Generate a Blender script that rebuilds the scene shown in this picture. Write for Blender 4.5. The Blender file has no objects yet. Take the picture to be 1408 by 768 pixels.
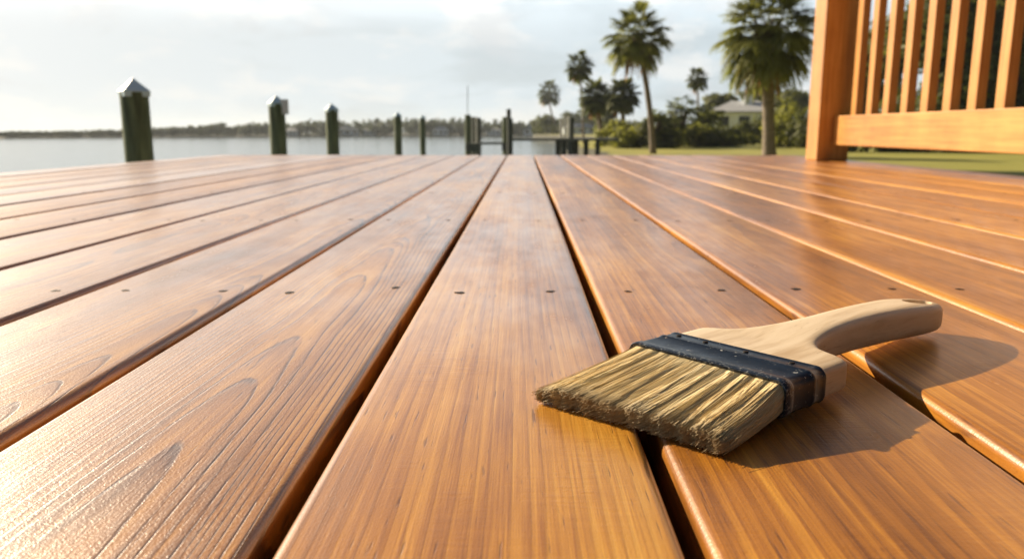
import bpy, bmesh, math, random
from mathutils import Vector, Matrix, noise as mnoise
R = math.radians
random.seed(7)
scene = bpy.context.scene
COL = scene.collection

# ------------------------------------------------------------------ camera
H = 0.143                                   # lens height above the boards
cam_d = bpy.data.cameras.new('camera')
cam = bpy.data.objects.new('camera', cam_d); COL.objects.link(cam)
cam.location = (0, 0, H)
cam.rotation_euler = (R(90 - 10.6), 0, R(0.78))
cam_d.sensor_width = 36.0; cam_d.lens = 28.0
cam_d.clip_start = 0.01; cam_d.clip_end = 9000
cam_d.dof.use_dof = True
cam_d.dof.focus_distance = 0.43
cam_d.dof.aperture_fstop = 13.0
cam_d.dof.aperture_blades = 0
scene.camera = cam

# ------------------------------------------------------------------ sky, sun, exposure
SUN_AZ, SUN_EL = -51.0, 25.0                # azimuth from +Y (negative = left), elevation
SUN = Vector((math.sin(R(SUN_AZ)) * math.cos(R(SUN_EL)), math.cos(R(SUN_AZ)) * math.cos(R(SUN_EL)), math.sin(R(SUN_EL))))
world = bpy.data.worlds.new('World'); scene.world = world
world.use_nodes = True
scene.view_settings.view_transform = 'Standard'
scene.view_settings.look = 'None'
scene.view_settings.gamma = 1.0
scene.view_settings.exposure = 0.93
scene.view_settings.use_curve_mapping = False

class NT:
    """small wrapper for building node trees"""
    def __init__(s, tree): s.t = tree; s.n = tree.nodes; s.l = tree.links
    def node(s, typ, **kw):
        n = s.n.new(typ)
        for k, v in kw.items(): setattr(n, k, v)
        return n
    def put(s, sock, v):
        if v is None: return
        if isinstance(v, bpy.types.NodeSocket): s.l.new(v, sock)
        else: sock.default_value = v
    def math(s, op, a, b=None, c=None, clamp=False):
        n = s.node('ShaderNodeMath', operation=op, use_clamp=clamp)
        for i, v in enumerate((a, b, c)): s.put(n.inputs[i], v)
        return n.outputs[0]
    def vmath(s, op, a, b=None):
        n = s.node('ShaderNodeVectorMath', operation=op)
        s.put(n.inputs[0], a)
        if b is not None: s.put(n.inputs[1], b)
        return n
    def noise(s, vec, scale=1.0, detail=2.0, rough=0.5, dist=0.0):
        n = s.node('ShaderNodeTexNoise')
        s.put(n.inputs['Vector'], vec)
        n.inputs['Scale'].default_value = scale; n.inputs['Detail'].default_value = detail
        n.inputs['Roughness'].default_value = rough; n.inputs['Distortion'].default_value = dist
        return n.outputs['Fac']
    def scale(s, vec, xyz):
        return s.vmath('MULTIPLY', vec, xyz).outputs[0]
    def ramp(s, fac, stops, interp='LINEAR'):
        n = s.node('ShaderNodeValToRGB'); s.put(n.inputs[0], fac)
        cr = n.color_ramp; cr.interpolation = interp
        while len(cr.elements) < len(stops): cr.elements.new(0.5)
        for e, (p, c) in zip(cr.elements, stops):
            e.position = p; e.color = (*c, 1) if len(c) == 3 else c
        return n.outputs[0]
    def mix(s, fac, a, b, blend='MIX'):
        n = s.node('ShaderNodeMix', data_type='RGBA', blend_type=blend)
        s.put(n.inputs[0], fac)
        for k, v in ((6, a), (7, b)):
            if isinstance(v, tuple) and len(v) == 3: v = (*v, 1)
            s.put(n.inputs[k], v)
        return n.outputs[2]
    def step(s, x, lo, hi):
        n = s.node('ShaderNodeMapRange', interpolation_type='SMOOTHSTEP')
        s.put(n.inputs[0], x); n.inputs[1].default_value = lo; n.inputs[2].default_value = hi
        return n.outputs[0]
    def bump(s, height, dist, strength=1.0, normal=None):
        n = s.node('ShaderNodeBump'); n.inputs['Strength'].default_value = strength
        n.inputs['Distance'].default_value = dist; s.put(n.inputs['Height'], height)
        if normal is not None: s.put(n.inputs['Normal'], normal)
        return n.outputs[0]

def build_world():
    w = NT(world.node_tree); w.n.clear()
    out = w.node('ShaderNodeOutputWorld'); bg = w.node('ShaderNodeBackground')
    bg.inputs['Strength'].default_value = 0.078
    sky = w.node('ShaderNodeTexSky', sky_type='NISHITA', sun_disc=False)
    sky.sun_elevation = R(SUN_EL); sky.sun_rotation = R(SUN_AZ)
    sky.dust_density = 2.0; sky.air_density = 1.0
    tc = w.node('ShaderNodeTexCoord'); d = tc.outputs['Generated']
    sep = w.node('ShaderNodeSeparateXYZ'); w.put(sep.inputs[0], d)
    z = w.math('MAXIMUM', sep.outputs[2], 0.02)
    # thin high veil everywhere, plus small grey-bottomed puffs; both drawn on a flat layer overhead
    k = w.math('DIVIDE', 1.0, w.math('ADD', z, 0.16))
    comb = w.node('ShaderNodeCombineXYZ')
    w.put(comb.inputs[0], w.math('MULTIPLY', sep.outputs[0], k)); w.put(comb.inputs[1], w.math('MULTIPLY', sep.outputs[1], k))
    veil = w.step(w.noise(comb.outputs[0], 1.3, 5, 0.55, 0.3), 0.30, 0.62)
    vec2 = w.scale(d, (1.0, 1.0, 2.6))
    puff = w.step(w.noise(vec2, 7.5, 6, 0.58, 0.25), 0.52, 0.66)
    puff_hi = w.step(w.noise(w.vmath('ADD', vec2, (0.015, 0.0, -0.06)).outputs[0], 7.5, 6, 0.58, 0.25), 0.48, 0.62)
    dot = w.vmath('DOT_PRODUCT', d, tuple(SUN)).outputs['Value']
    glow = w.math('POWER', w.math('MAXIMUM', dot, 0.0), 3.0)
    # bright milky air low down and toward the sun, clearer overhead and behind the viewer
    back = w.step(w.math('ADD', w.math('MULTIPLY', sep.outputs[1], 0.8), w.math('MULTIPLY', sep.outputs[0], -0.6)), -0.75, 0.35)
    haze = w.math('SUBTRACT', 1.0, w.step(sep.outputs[2], 0.17, 0.40))
    haze = w.math('MULTIPLY', haze, w.math('ADD', 0.06, w.math('MULTIPLY', back, 0.94)))
    veil_c = w.mix(glow, (4.8, 5.55, 6.0), (6.0, 5.95, 5.75))
    cover = w.math('MULTIPLY', haze, w.math('ADD', w.math('MULTIPLY', veil, 0.22), w.math('ADD', 0.72, w.math('MULTIPLY', glow, 0.4))), clamp=True)
    cover = w.math('MAXIMUM', cover, w.math('MULTIPLY', veil, 0.05))
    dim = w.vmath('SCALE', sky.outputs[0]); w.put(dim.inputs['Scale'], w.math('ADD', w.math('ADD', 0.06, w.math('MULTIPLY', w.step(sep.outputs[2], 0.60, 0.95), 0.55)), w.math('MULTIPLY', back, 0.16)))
    c = w.mix(cover, dim.outputs[0], veil_c)
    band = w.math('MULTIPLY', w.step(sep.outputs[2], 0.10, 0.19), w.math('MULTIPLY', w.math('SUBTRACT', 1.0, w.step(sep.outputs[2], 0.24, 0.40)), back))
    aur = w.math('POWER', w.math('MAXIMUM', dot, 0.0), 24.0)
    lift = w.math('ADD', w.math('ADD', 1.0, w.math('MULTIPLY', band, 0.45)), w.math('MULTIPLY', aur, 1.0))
    c = w.mix(w.math('MULTIPLY', puff_hi, w.math('MULTIPLY', haze, 0.75)), c, w.mix(glow, (6.25, 6.3, 6.2), (6.5, 6.3, 5.9)))
    c = w.mix(w.math('MULTIPLY', puff, w.math('MULTIPLY', haze, 0.60)), c, w.mix(glow, (4.75, 5.1, 5.35), (5.5, 5.4, 5.2)))
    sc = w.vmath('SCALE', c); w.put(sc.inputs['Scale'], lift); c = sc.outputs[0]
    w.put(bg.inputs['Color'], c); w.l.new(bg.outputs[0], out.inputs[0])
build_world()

sun_d = bpy.data.lights.new('sun', 'SUN'); sun_d.energy = 5.0; sun_d.angle = R(0.55); sun_d.color = (1.0, 0.83, 0.59)
sun = bpy.data.objects.new('sun', sun_d); COL.objects.link(sun)
sun.rotation_euler = SUN.to_track_quat('Z', 'Y').to_euler()

# ------------------------------------------------------------------ helpers
CAMM = Matrix.LocRotScale(cam.location, cam.rotation_euler, None)
def at(px, py, Y):
    """the place at distance Y seen at photo pixel (px, py) of 1408 x 768"""
    f = 1408 * 28 / 36
    d = CAMM.to_3x3() @ Vector(((px - 704) / f, -(py - 384) / f, -1))
    return Vector(cam.location) + d * (Y / d.y)

class MB:
    """collects shapes for ONE mesh object"""
    def __init__(s): s.v = []; s.f = []; s.r = []
    def add(s, vs, fs, rnd=0.5):
        o = len(s.v); s.v += [tuple(v) for v in vs]; s.f += [tuple(i + o for i in f) for f in fs]; s.r += [rnd] * len(vs)
    def box(s, lo, hi, bev=0.0, M=None):
        bm = bmesh.new(); bmesh.ops.create_cube(bm, size=1)
        lo, hi = Vector(lo), Vector(hi); c = (lo + hi) / 2; d = hi - lo
        for v in bm.verts: v.co = Vector((v.co.x * d.x, v.co.y * d.y, v.co.z * d.z)) + c
        if bev: bmesh.ops.bevel(bm, geom=bm.edges[:], offset=bev, segments=2, profile=0.5, affect='EDGES')
        if M is not None: bm.transform(M)
        bm.verts.index_update()
        s.add([v.co for v in bm.verts], [[v.index for v in f.verts] for f in bm.faces]); bm.free()
    def tube(s, pts, rad, n=10, cap=True):
        pts = [Vector(p) for p in pts]
        if not hasattr(rad, '__len__'): rad = [rad] * len(pts)
        vs, fs = [], []
        for i, p in enumerate(pts):
            t = (pts[min(i + 1, len(pts) - 1)] - pts[max(i - 1, 0)]).normalized()
            a = Vector((1, 0, 0)) if abs(t.x) < 0.9 else Vector((0, 1, 0))
            u = t.cross(a).normalized(); w = t.cross(u)
            for k in range(n):
                an = 2 * math.pi * k / n
                vs.append(p + (u * math.cos(an) + w * math.sin(an)) * rad[i])
        for i in range(len(pts) - 1):
            for k in range(n):
                fs.append((i * n + k, i * n + (k + 1) % n, (i + 1) * n + (k + 1) % n, (i + 1) * n + k))
        if cap: fs.append(tuple(range(n))[::-1]); fs.append(tuple(range((len(pts) - 1) * n, len(pts) * n)))
        s.add(vs, fs)
    def build(s, name, mat, parent=None, smooth=False, loc=None):
        me = bpy.data.meshes.new(name)
        me.from_pydata(s.v, [], s.f)
        a = me.attributes.new('rnd', 'FLOAT', 'POINT'); a.data.foreach_set('value', s.r)
        if smooth: me.polygons.foreach_set('use_smooth', [True] * len(me.polygons))
        me.update()
        if mat is not None: me.materials.append(mat)
        o = bpy.data.objects.new(name, me); COL.objects.link(o)
        if parent is not None: o.parent = parent
        if loc is not None: o.location = loc
        return o

def tag(o, label=None, cat=None, group=None, kind=None):
    if label: o['label'] = label
    if cat: o['category'] = cat
    if group: o['group'] = group
    if kind: o['kind'] = kind
    return o
def thing(name, label, cat, loc=(0, 0, 0), rz=0.0, group=None):
    o = bpy.data.objects.new(name, None); COL.objects.link(o)
    o.empty_display_size = 0.1; o.location = loc; o.rotation_euler = (0, 0, rz)
    return tag(o, label, cat, group)
def structure(o, label=None): o['kind'] = 'structure'; 
def dup(root, label=None):
    r = root.copy(); COL.objects.link(r)
    if label: r['label'] = label
    for ch in list(root.children):
        c = ch.copy(); COL.objects.link(c); c.parent = r
        for g in list(ch.children):
            d = g.copy(); COL.objects.link(d); d.parent = c
    return r

# ------------------------------------------------------------------ materials
def mat_new(name):
    m = bpy.data.materials.new(name); m.use_nodes = True
    t = NT(m.node_tree); p = t.n['Principled BSDF']
    return m, t, p
def objco(t): return t.node('ShaderNodeTexCoord').outputs['Object']
def attr(t, name):
    return t.node('ShaderNodeAttribute', attribute_name=name)

def mat_simple(name, col, rough=0.6, var=0.25, scale=4.0, metal=0.0, bump=0.0, stretch=(1, 1, 1)):
    m, t, p = mat_new(name)
    v = t.scale(objco(t), stretch)
    n = t.noise(v, scale, 5, 0.6)
    dark = tuple(c * (1 - var) for c in col); light = tuple(min(1, c * (1 + var)) for c in col)
    t.put(p.inputs['Base Color'], t.ramp(n, [(0.3, dark), (0.7, light)]))
    p.inputs['Roughness'].default_value = rough; p.inputs['Metallic'].default_value = metal
    if bump: t.put(p.inputs['Normal'], t.bump(t.noise(v, scale * 4, 4, 0.6), bump))
    return m

def mat_leaf(name, dark, light, rough=0.55):
    m, t, p = mat_new(name)
    r = attr(t, 'rnd').outputs['Fac']
    n = t.noise(objco(t), 0.9, 3, 0.6)
    f = t.math('ADD', t.math('MULTIPLY', r, 0.6), t.math('MULTIPLY', n, 0.5), clamp=True)
    c = t.ramp(f, [(0.2, dark), (0.85, light)])
    t.put(p.inputs['Base Color'], c); p.inputs['Roughness'].default_value = rough
    tr = t.node('ShaderNodeBsdfTranslucent'); t.put(tr.inputs[0], c)
    ms = t.node('ShaderNodeMixShader'); ms.inputs[0].default_value = 0.58
    t.l.new(p.outputs[0], ms.inputs[1]); t.l.new(tr.outputs[0], ms.inputs[2])
    t.l.new(ms.outputs[0], t.n['Material Output'].inputs[0])
    return m

def mat_deck():
    m, t, p = mat_new('stained_deck_wood')
    P = objco(t)
    g = attr(t, 'grain'); gs = t.node('ShaderNodeSeparateXYZ'); t.put(gs.inputs[0], g.outputs['Vector'])
    gx, gz, seed = gs.outputs
    off = t.node('ShaderNodeCombineXYZ')
    t.put(off.inputs[0], t.math('MULTIPLY', seed, 3.7)); t.put(off.inputs[1], t.math('MULTIPLY', seed, 11.3)); t.put(off.inputs[2], t.math('MULTIPLY', seed, 5.1))
    Q = t.vmath('ADD', P, off.outputs[0]).outputs[0]
    ps = t.node('ShaderNodeSeparateXYZ'); t.put(ps.inputs[0], P)
    x, y, z = ps.outputs
    # growth rings of a flat-sawn board: distance from a pith line below the board, tilted along its length
    at2 = attr(t, 'raised').outputs['Fac']         # how strongly the grain stands up on this board
    n1 = t.math('SUBTRACT', t.noise(t.scale(Q, (3, 0.8, 3)), 1, 2, 0.5), 0.5)
    n2 = t.math('SUBTRACT', t.noise(t.scale(Q, (3, 1.1, 3)), 1.3, 2, 0.5), 0.5)
    n3 = t.math('SUBTRACT', t.noise(t.scale(Q, (45, 5, 45)), 1, 3, 0.55), 0.5)
    dx = t.math('ADD', t.math('SUBTRACT', x, gx), t.math('MULTIPLY', n1, 0.035))
    dz = t.math('ADD', t.math('ADD', gz, t.math('MULTIPLY', y, t.math('ADD', 0.009, t.math('MULTIPLY', at2, 0.013)))), t.math('MULTIPLY', n2, 0.045))
    r = t.math('SQRT', t.math('ADD', t.math('MULTIPLY', dx, dx), t.math('MULTIPLY', dz, dz)))
    r = t.math('ADD', r, t.math('MULTIPLY', n3, 0.0022))
    rn = t.node('ShaderNodeTexNoise', noise_dimensions='1D'); t.put(rn.inputs['W'], t.math('ADD', r, seed)); rn.inputs['Scale'].default_value = 55; rn.inputs['Detail'].default_value = 2
    r = t.math('ADD', r, t.math('MULTIPLY', rn.outputs['Fac'], 0.010))
    ph = t.math('FRACT', t.math('MULTIPLY', r, t.math('ADD', 110.0, t.math('MULTIPLY', at2, 190.0))))
    late = t.math('MULTIPLY', t.step(ph, 0.1, 0.95), t.math('SUBTRACT', 1.0, t.step(ph, 0.93, 1.0)))
    fib = t.noise(t.scale(Q, (700, 10, 200)), 1, 3, 0.7)
    streak = t.noise(t.scale(Q, (62, 0.9, 40)), 1, 4, 0.62)
    pore = t.step(t.noise(t.scale(Q, (520, 30, 100)), 1, 2, 0.5), 0.64, 0.74)
    brk = t.noise(t.scale(Q, (160, 14, 60)), 1, 3, 0.65)
    line = t.math('MULTIPLY', t.math('MULTIPLY', t.step(ph, 0.76, 0.92), t.math('SUBTRACT', 1.0, t.step(ph, 0.93, 0.99))), t.step(brk, 0.38, 0.52))
    line = t.math('MULTIPLY', line, at2)
    streak2 = t.noise(t.scale(Q, (26, 0.6, 20)), 1, 3, 0.55)
    scr = t.step(t.noise(t.scale(Q, (210, 70, 60)), 1, 4, 0.7, 0.6), 0.70, 0.76)
    blot = t.noise(t.scale(Q, (9, 2.2, 5)), 1, 4, 0.62)
    spot = t.noise(t.scale(Q, (40, 14, 20)), 1, 4, 0.65)
    cross = t.noise(t.scale(Q, (55, 330, 30)), 1, 3, 0.65)
    grit = t.noise(Q, 900, 2, 0.6)
    lobe = t.step(t.noise(t.scale(Q, (14, 5, 9)), 1, 3, 0.6), 0.40, 0.62)
    f = t.math('ADD', t.math('MULTIPLY', late, t.math('ADD', 0.10, t.math('MULTIPLY', at2, 0.10))), t.math('ADD', t.math('MULTIPLY', streak, 0.62), t.math('MULTIPLY', streak2, 0.42)))
    f = t.math('ADD', f, t.math('MULTIPLY', t.math('SUBTRACT', fib, 0.5), 0.62))
    f = t.math('ADD', f, t.math('MULTIPLY', t.math('SUBTRACT', blot, 0.5), 0.95))
    f = t.math('ADD', f, t.math('MULTIPLY', t.math('SUBTRACT', spot, 0.5), 0.30))
    f = t.math('ADD', f, t.math('MULTIPLY', t.math('MULTIPLY', t.math('SUBTRACT', cross, 0.5), lobe), 0.26))
    f = t.math('ADD', f, t.math('MULTIPLY', t.math('SUBTRACT', seed, 0.62), 0.22))
    c = t.ramp(f, [(0.10, (0.76, 0.395, 0.062)), (0.36, (0.59, 0.262, 0.026)), (0.60, (0.385, 0.144, 0.011)), (0.92, (0.150, 0.048, 0.005))])
    c = t.mix(t.math('MULTIPLY', line, 0.70), c, (0.075, 0.026, 0.010))
    c = t.mix(t.math('MULTIPLY', scr, 0.45), c, (0.080, 0.026, 0.010))
    c = t.mix(t.math('MULTIPLY', pore, 0.58), c, (0.090, 0.028, 0.010))
    t.put(p.inputs['Base Color'], c)
    hgt = t.math('ADD', t.math('MULTIPLY', late, t.math('ADD', 0.06, t.math('MULTIPLY', at2, 0.10))), t.math('MULTIPLY', line, -0.32))
    hgt = t.math('ADD', hgt, t.math('MULTIPLY', fib, 0.24))
    hgt = t.math('ADD', hgt, t.math('MULTIPLY', pore, -0.12))
    hgt = t.math('ADD', hgt, t.math('MULTIPLY', t.math('MULTIPLY', cross, t.math('MULTIPLY', lobe, t.math('SUBTRACT', 1.15, at2))), 0.42))
    hgt = t.math('ADD', hgt, t.math('MULTIPLY', grit, t.math('ADD', 0.16, t.math('MULTIPLY', at2, 0.26))))
    t.put(p.inputs['Normal'], t.bump(hgt, 0.0010, 0.8))
    t.put(p.inputs['Roughness'], t.math('ADD', 0.26, t.math('MULTIPLY', spot, 0.24)))
    t.put(p.inputs['Coat Weight'], t.math('MULTIPLY', t.math('SUBTRACT', 1.30, t.math('MULTIPLY', seed, 0.95), None, True), t.math('ADD', 0.80, t.math('MULTIPLY', t.step(t.noise(t.scale(Q, (11, 3, 7)), 1, 4, 0.6), 0.36, 0.58), 0.20)))); p.inputs['Coat IOR'].default_value = 1.68; p.inputs['Specular IOR Level'].default_value = 0.6
    t.put(p.inputs['Coat Roughness'], t.math('ADD', 0.11, t.math('MULTIPLY', spot, 0.24)))
    t.put(p.inputs['Coat Normal'], t.bump(hgt, 0.0006, 0.22))
    return m

def mat_rail():
    m, t, p = mat_new('stained_rail_wood')
    P = objco(t)
    s1 = t.noise(t.scale(P, (70, 70, 3)), 1, 3, 0.6); s2 = t.noise(t.scale(P, (70, 3, 70)), 1, 3, 0.6)
    rr = attr(t, 'rnd').outputs['Fac']           # 1 where the grain runs along y, 0 where it runs along z
    s = t.node('ShaderNodeMix'); t.put(s.inputs[0], rr); t.put(s.inputs[2], s1); t.put(s.inputs[3], s2)
    blot = t.noise(P, 6, 3, 0.6)
    f = t.math('ADD', t.math('MULTIPLY', s.outputs[0], 0.8), t.math('MULTIPLY', t.math('SUBTRACT', blot, 0.5), 0.5))
    t.put(p.inputs['Base Color'], t.ramp(f, [(0.22, (0.58, 0.285, 0.070)), (0.45, (0.46, 0.200, 0.040)), (0.70, (0.30, 0.108, 0.020))]))
    p.inputs['Roughness'].default_value = 0.42
    p.inputs['Coat Weight'].default_value = 0.25; p.inputs['Coat Roughness'].default_value = 0.2
    t.put(p.inputs['Normal'], t.bump(s.outputs[0], 0.0008, 0.5))
    return m

def mat_handle():
    m, t, p = mat_new('pale_raw_wood')
    P = objco(t)
    n = t.noise(t.scale(P, (14, 160, 160)), 1, 3, 0.6, 0.4)
    w = t.noise(t.scale(P, (6, 60, 40)), 1, 3, 0.6, 0.8)
    dash = t.step(t.noise(t.scale(P, (70, 900, 900)), 1, 2, 0.5), 0.62, 0.75)
    f = t.math('ADD', t.math('MULTIPLY', n, 0.5), t.math('MULTIPLY', w, 0.5))
    c = t.ramp(f, [(0.32, (0.74, 0.61, 0.45)), (0.5, (0.66, 0.52, 0.36)), (0.68, (0.48, 0.34, 0.20))])
    c = t.mix(t.math('MULTIPLY', dash, 0.45), c, (0.34, 0.21, 0.10))
    smudge = t.step(t.noise(P, 38, 4, 0.65), 0.56, 0.78)
    c = t.mix(t.math('MULTIPLY', smudge, 0.12), c, (0.30, 0.20, 0.12))
    t.put(p.inputs['Base Color'], c)
    p.inputs['Roughness'].default_value = 0.5
    t.put(p.inputs['Normal'], t.bump(n, 0.0003, 0.4))
    return m

def mat_ferrule():
    m, t, p = mat_new('dark_painted_metal')
    P = objco(t)
    f1 = t.step(t.noise(P, 420, 3, 0.6), 0.66, 0.72)
    f2 = t.step(t.noise(P, 150, 4, 0.7), 0.67, 0.70)
    edge = attr(t, 'rnd').outputs['Fac']          # worn front band
    fe = t.math('MULTIPLY', t.step(t.noise(P, 640, 3, 0.6), 0.56, 0.64), edge)
    fl = t.math('MAXIMUM', t.math('MAXIMUM', t.math('MULTIPLY', f1, 0.75), f2), t.math('MULTIPLY', fe, 0.55))
    base = t.ramp(t.noise(P, 60, 4, 0.6), [(0.3, (0.006, 0.011, 0.022)), (0.7, (0.018, 0.029, 0.052))])
    rust = t.step(t.noise(P, 75, 3, 0.6), 0.66, 0.71)
    c = t.mix(t.math('MULTIPLY', rust, 0.75), base, (0.10, 0.045, 0.025))
    c = t.mix(fl, c, (0.42, 0.42, 0.40))
    t.put(p.inputs['Base Color'], c)
    p.inputs['Metallic'].default_value = 0.25
    t.put(p.inputs['Roughness'], t.math('ADD', 0.20, t.math('MULTIPLY', t.noise(P, 200, 3, 0.6), 0.25)))
    t.put(p.inputs['Normal'], t.bump(t.math('ADD', t.math('MULTIPLY', fl, 0.25), t.noise(P, 90, 3, 0.5)), 0.0004, 0.4))
    return m

def mat_bristle():
    m, t, p = mat_new('natural_bristle')
    r = attr(t, 'rnd').outputs['Fac']
    tip = attr(t, 'tip').outputs['Fac']           # turns browner toward the cut ends
    c = t.ramp(r, [(0.0, (0.72, 0.54, 0.28)), (0.5, (0.88, 0.72, 0.42)), (1.0, (0.95, 0.84, 0.58))])
    c = t.mix(t.math('MULTIPLY', tip, 0.50), c, (0.20, 0.105, 0.036))
    t.put(p.inputs['Base Color'], c)
    p.inputs['Roughness'].default_value = 0.6; p.inputs['Specular IOR Level'].default_value = 0.3
    tr = t.node('ShaderNodeBsdfTranslucent'); t.put(tr.inputs[0], c)
    ms = t.node('ShaderNodeMixShader'); ms.inputs[0].default_value = 0.15
    t.l.new(p.outputs[0], ms.inputs[1]); t.l.new(tr.outputs[0], ms.inputs[2]); t.l.new(ms.outputs[0], t.n['Material Output'].inputs[0])
    return m

def mat_water():
    m, t, p = mat_new('bay_water')
    P = objco(t)
    n = t.noise(t.scale(P, (0.55, 1.0, 1)), 1.1, 4, 0.6, 0.3)
    n2 = t.noise(t.scale(P, (0.4, 1.0, 1)), 4.0, 3, 0.6, 0.2)
    hgt = t.math('ADD', n, t.math('MULTIPLY', n2, 0.3))
    p.inputs['Base Color'].default_value = (0.13, 0.16, 0.165, 1)
    p.inputs['Roughness'].default_value = 0.12
    p.inputs['IOR'].default_value = 1.33
    t.put(p.inputs['Normal'], t.bump(hgt, 0.05, 0.5))
    return m

def mat_grass():
    m, t, p = mat_new('mown_grass')
    P = objco(t)
    a = t.noise(P, 0.35, 5, 0.6); b = t.noise(P, 9, 4, 0.7)
    f = t.math('ADD', t.math('MULTIPLY', a, 0.6), t.math('MULTIPLY', b, 0.4))
    t.put(p.inputs['Base Color'], t.ramp(f, [(0.3, (0.19, 0.19, 0.026)), (0.55, (0.30, 0.28, 0.045)), (0.75, (0.40, 0.36, 0.085))]))
    p.inputs['Roughness'].default_value = 0.8
    t.put(p.inputs['Normal'], t.bump(b, 0.02, 0.3))
    return m

M = {}
M['deck'] = mat_deck(); M['rail'] = mat_rail(); M['handle'] = mat_handle(); M['ferrule'] = mat_ferrule()
M['bristle'] = mat_bristle(); M['water'] = mat_water(); M['grass'] = mat_grass()
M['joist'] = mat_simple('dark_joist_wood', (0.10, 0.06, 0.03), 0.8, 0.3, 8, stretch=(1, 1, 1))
M['screw'] = mat_simple('rusty_screw_metal', (0.018, 0.010, 0.007), 0.6, 0.5, 500, metal=0.2)
M['hole'] = mat_simple('splintered_wood', (0.075, 0.030, 0.012), 0.85, 0.5, 400)
M['pile'] = mat_simple('weathered_green_timber', (0.17, 0.195, 0.105), 0.8, 0.5, 5, bump=0.01, stretch=(4, 4, 0.5))
M['cap'] = mat_simple('pale_cap_metal', (0.70, 0.88, 1.0), 0.4, 0.04, 6)
M['dock'] = mat_simple('dark_wet_timber', (0.095, 0.105, 0.088), 0.8, 0.35, 4)
M['walk'] = mat_simple('weathered_grey_timber', (0.16, 0.17, 0.155), 0.8, 0.3, 4)
M['pale'] = mat_simple('weathered_pale_timber', (0.48, 0.48, 0.44), 0.7, 0.15, 4)
M['sign'] = mat_simple('faded_sign_board', (0.86, 0.80, 0.78), 0.7, 0.06, 6)
M['wall'] = mat_simple('white_render', (0.82, 0.89, 0.98), 0.7, 0.04, 2)
M['roof'] = mat_simple('pale_grey_roofing', (0.42, 0.43, 0.44), 0.7, 0.12, 3)
M['roofd'] = mat_simple('slate_grey_roofing', (0.22, 0.25, 0.28), 0.7, 0.12, 3)
M['glass'] = mat_simple('dark_window_glass', (0.03, 0.04, 0.05), 0.1, 0.2, 1)
M['trunk'] = mat_simple('palm_bark', (0.24, 0.19, 0.145), 0.85, 0.35, 3, bump=0.03, stretch=(1.5, 1.5, 5))
M['bark'] = mat_simple('dark_bark', (0.10, 0.075, 0.055), 0.9, 0.35, 3, bump=0.03)
M['palm'] = mat_leaf('palm_green', (0.085, 0.110, 0.020), (0.33, 0.335, 0.080))
M['palm_far'] = mat_leaf('dull_palm_green', (0.055, 0.076, 0.022), (0.18, 0.20, 0.062))
M['dead'] = mat_leaf('dry_frond_brown', (0.16, 0.09, 0.035), (0.36, 0.22, 0.09))
M['bush'] = mat_leaf('bush_green', (0.17, 0.185, 0.024), (0.46, 0.46, 0.075))
M['dkbush'] = mat_leaf('deep_green_leaf', (0.058, 0.076, 0.015), (0.21, 0.225, 0.045))
M['far'] = mat_leaf('far_shore_green', (0.062, 0.080, 0.046), (0.140, 0.160, 0.085))
M['soil'] = mat_simple('muddy_bank', (0.045, 0.045, 0.026), 0.9, 0.3, 1)

# ------------------------------------------------------------------ setting: water, lawn, far shore
WZ, LZ = -2.5, -1.0
mb = MB(); mb.add([(-1600, -200, 0), (1600, -200, 0), (1600, 1900, 0), (-1600, 1900, 0)], [(0, 1, 2, 3)])
structure(mb.build('water', M['water'], loc=(0, 0, WZ)))

edge = [(2.3, -12), (2.3, 6), (3.4, 26), (4.3, 38), (4.4, 47), (4.0, 58), (4.6, 70), (6.0, 85), (12, 110), (13, 150), (7, 205), (3.6, 225), (3.6, 250), (14, 266), (80, 345), (700, 420), (700, -12)]
pts = []
for i in range(len(edge)):
    a, b = Vector(edge[i]), Vector(edge[(i + 1) % len(edge)])
    n = 6 if (b - a).length > 8 and i < 13 else 1
    for k in range(n):
        q = a.lerp(b, k / n); w = 0.5 if 0 < k else 0.0
        pts.append((q.x + random.uniform(-w, w), q.y + random.uniform(-w, w)))
mb = MB(); n = len(pts)
ctr = Vector((sum(p[0] for p in pts) / n, sum(p[1] for p in pts) / n))
mb.add([(x, y, LZ) for x, y in pts], [tuple(range(n))])
lawn = mb.build('lawn', M['grass']); structure(lawn)
mb = MB(); vs = []
for x, y in pts: vs.append((x, y, LZ - 0.004)); 
for i, (x, y) in enumerate(pts):
    p0, p1 = Vector(pts[i - 1]), Vector(pts[(i + 1) % n]); tdir = (p1 - p0).normalized(); nrm = Vector((-tdir.y, tdir.x))
    vs.append((x + nrm.x * 1.3, y + nrm.y * 1.3, WZ - 0.5))
mb.add(vs, [(i, (i + 1) % n, n + (i + 1) % n, n + i) for i in range(n)])
structure(mb.build('shore_bank', M['soil']))

# far shore: a low strip of land across the bay
def shore_y(px): return 255 + (340 - 255) * min(1, max(0, px / 500))
mb = MB(); vs = []
pxs = list(range(-700, 1500, 50))
for px in pxs:
    y = shore_y(px); x = at(px, 187, y).x
    vs += [(x, y, WZ - 0.3), (x, y + 3, WZ + 0.5), (x, y + 120, WZ + 1.0)]
fs = []
for i in range(len(pxs) - 1):
    for k in range(2): fs.append((i * 3 + k, (i + 1) * 3 + k, (i + 1) * 3 + k + 1, i * 3 + k + 1))
mb.add(vs, fs); structure(mb.build('far_shore', M['soil']))

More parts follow.
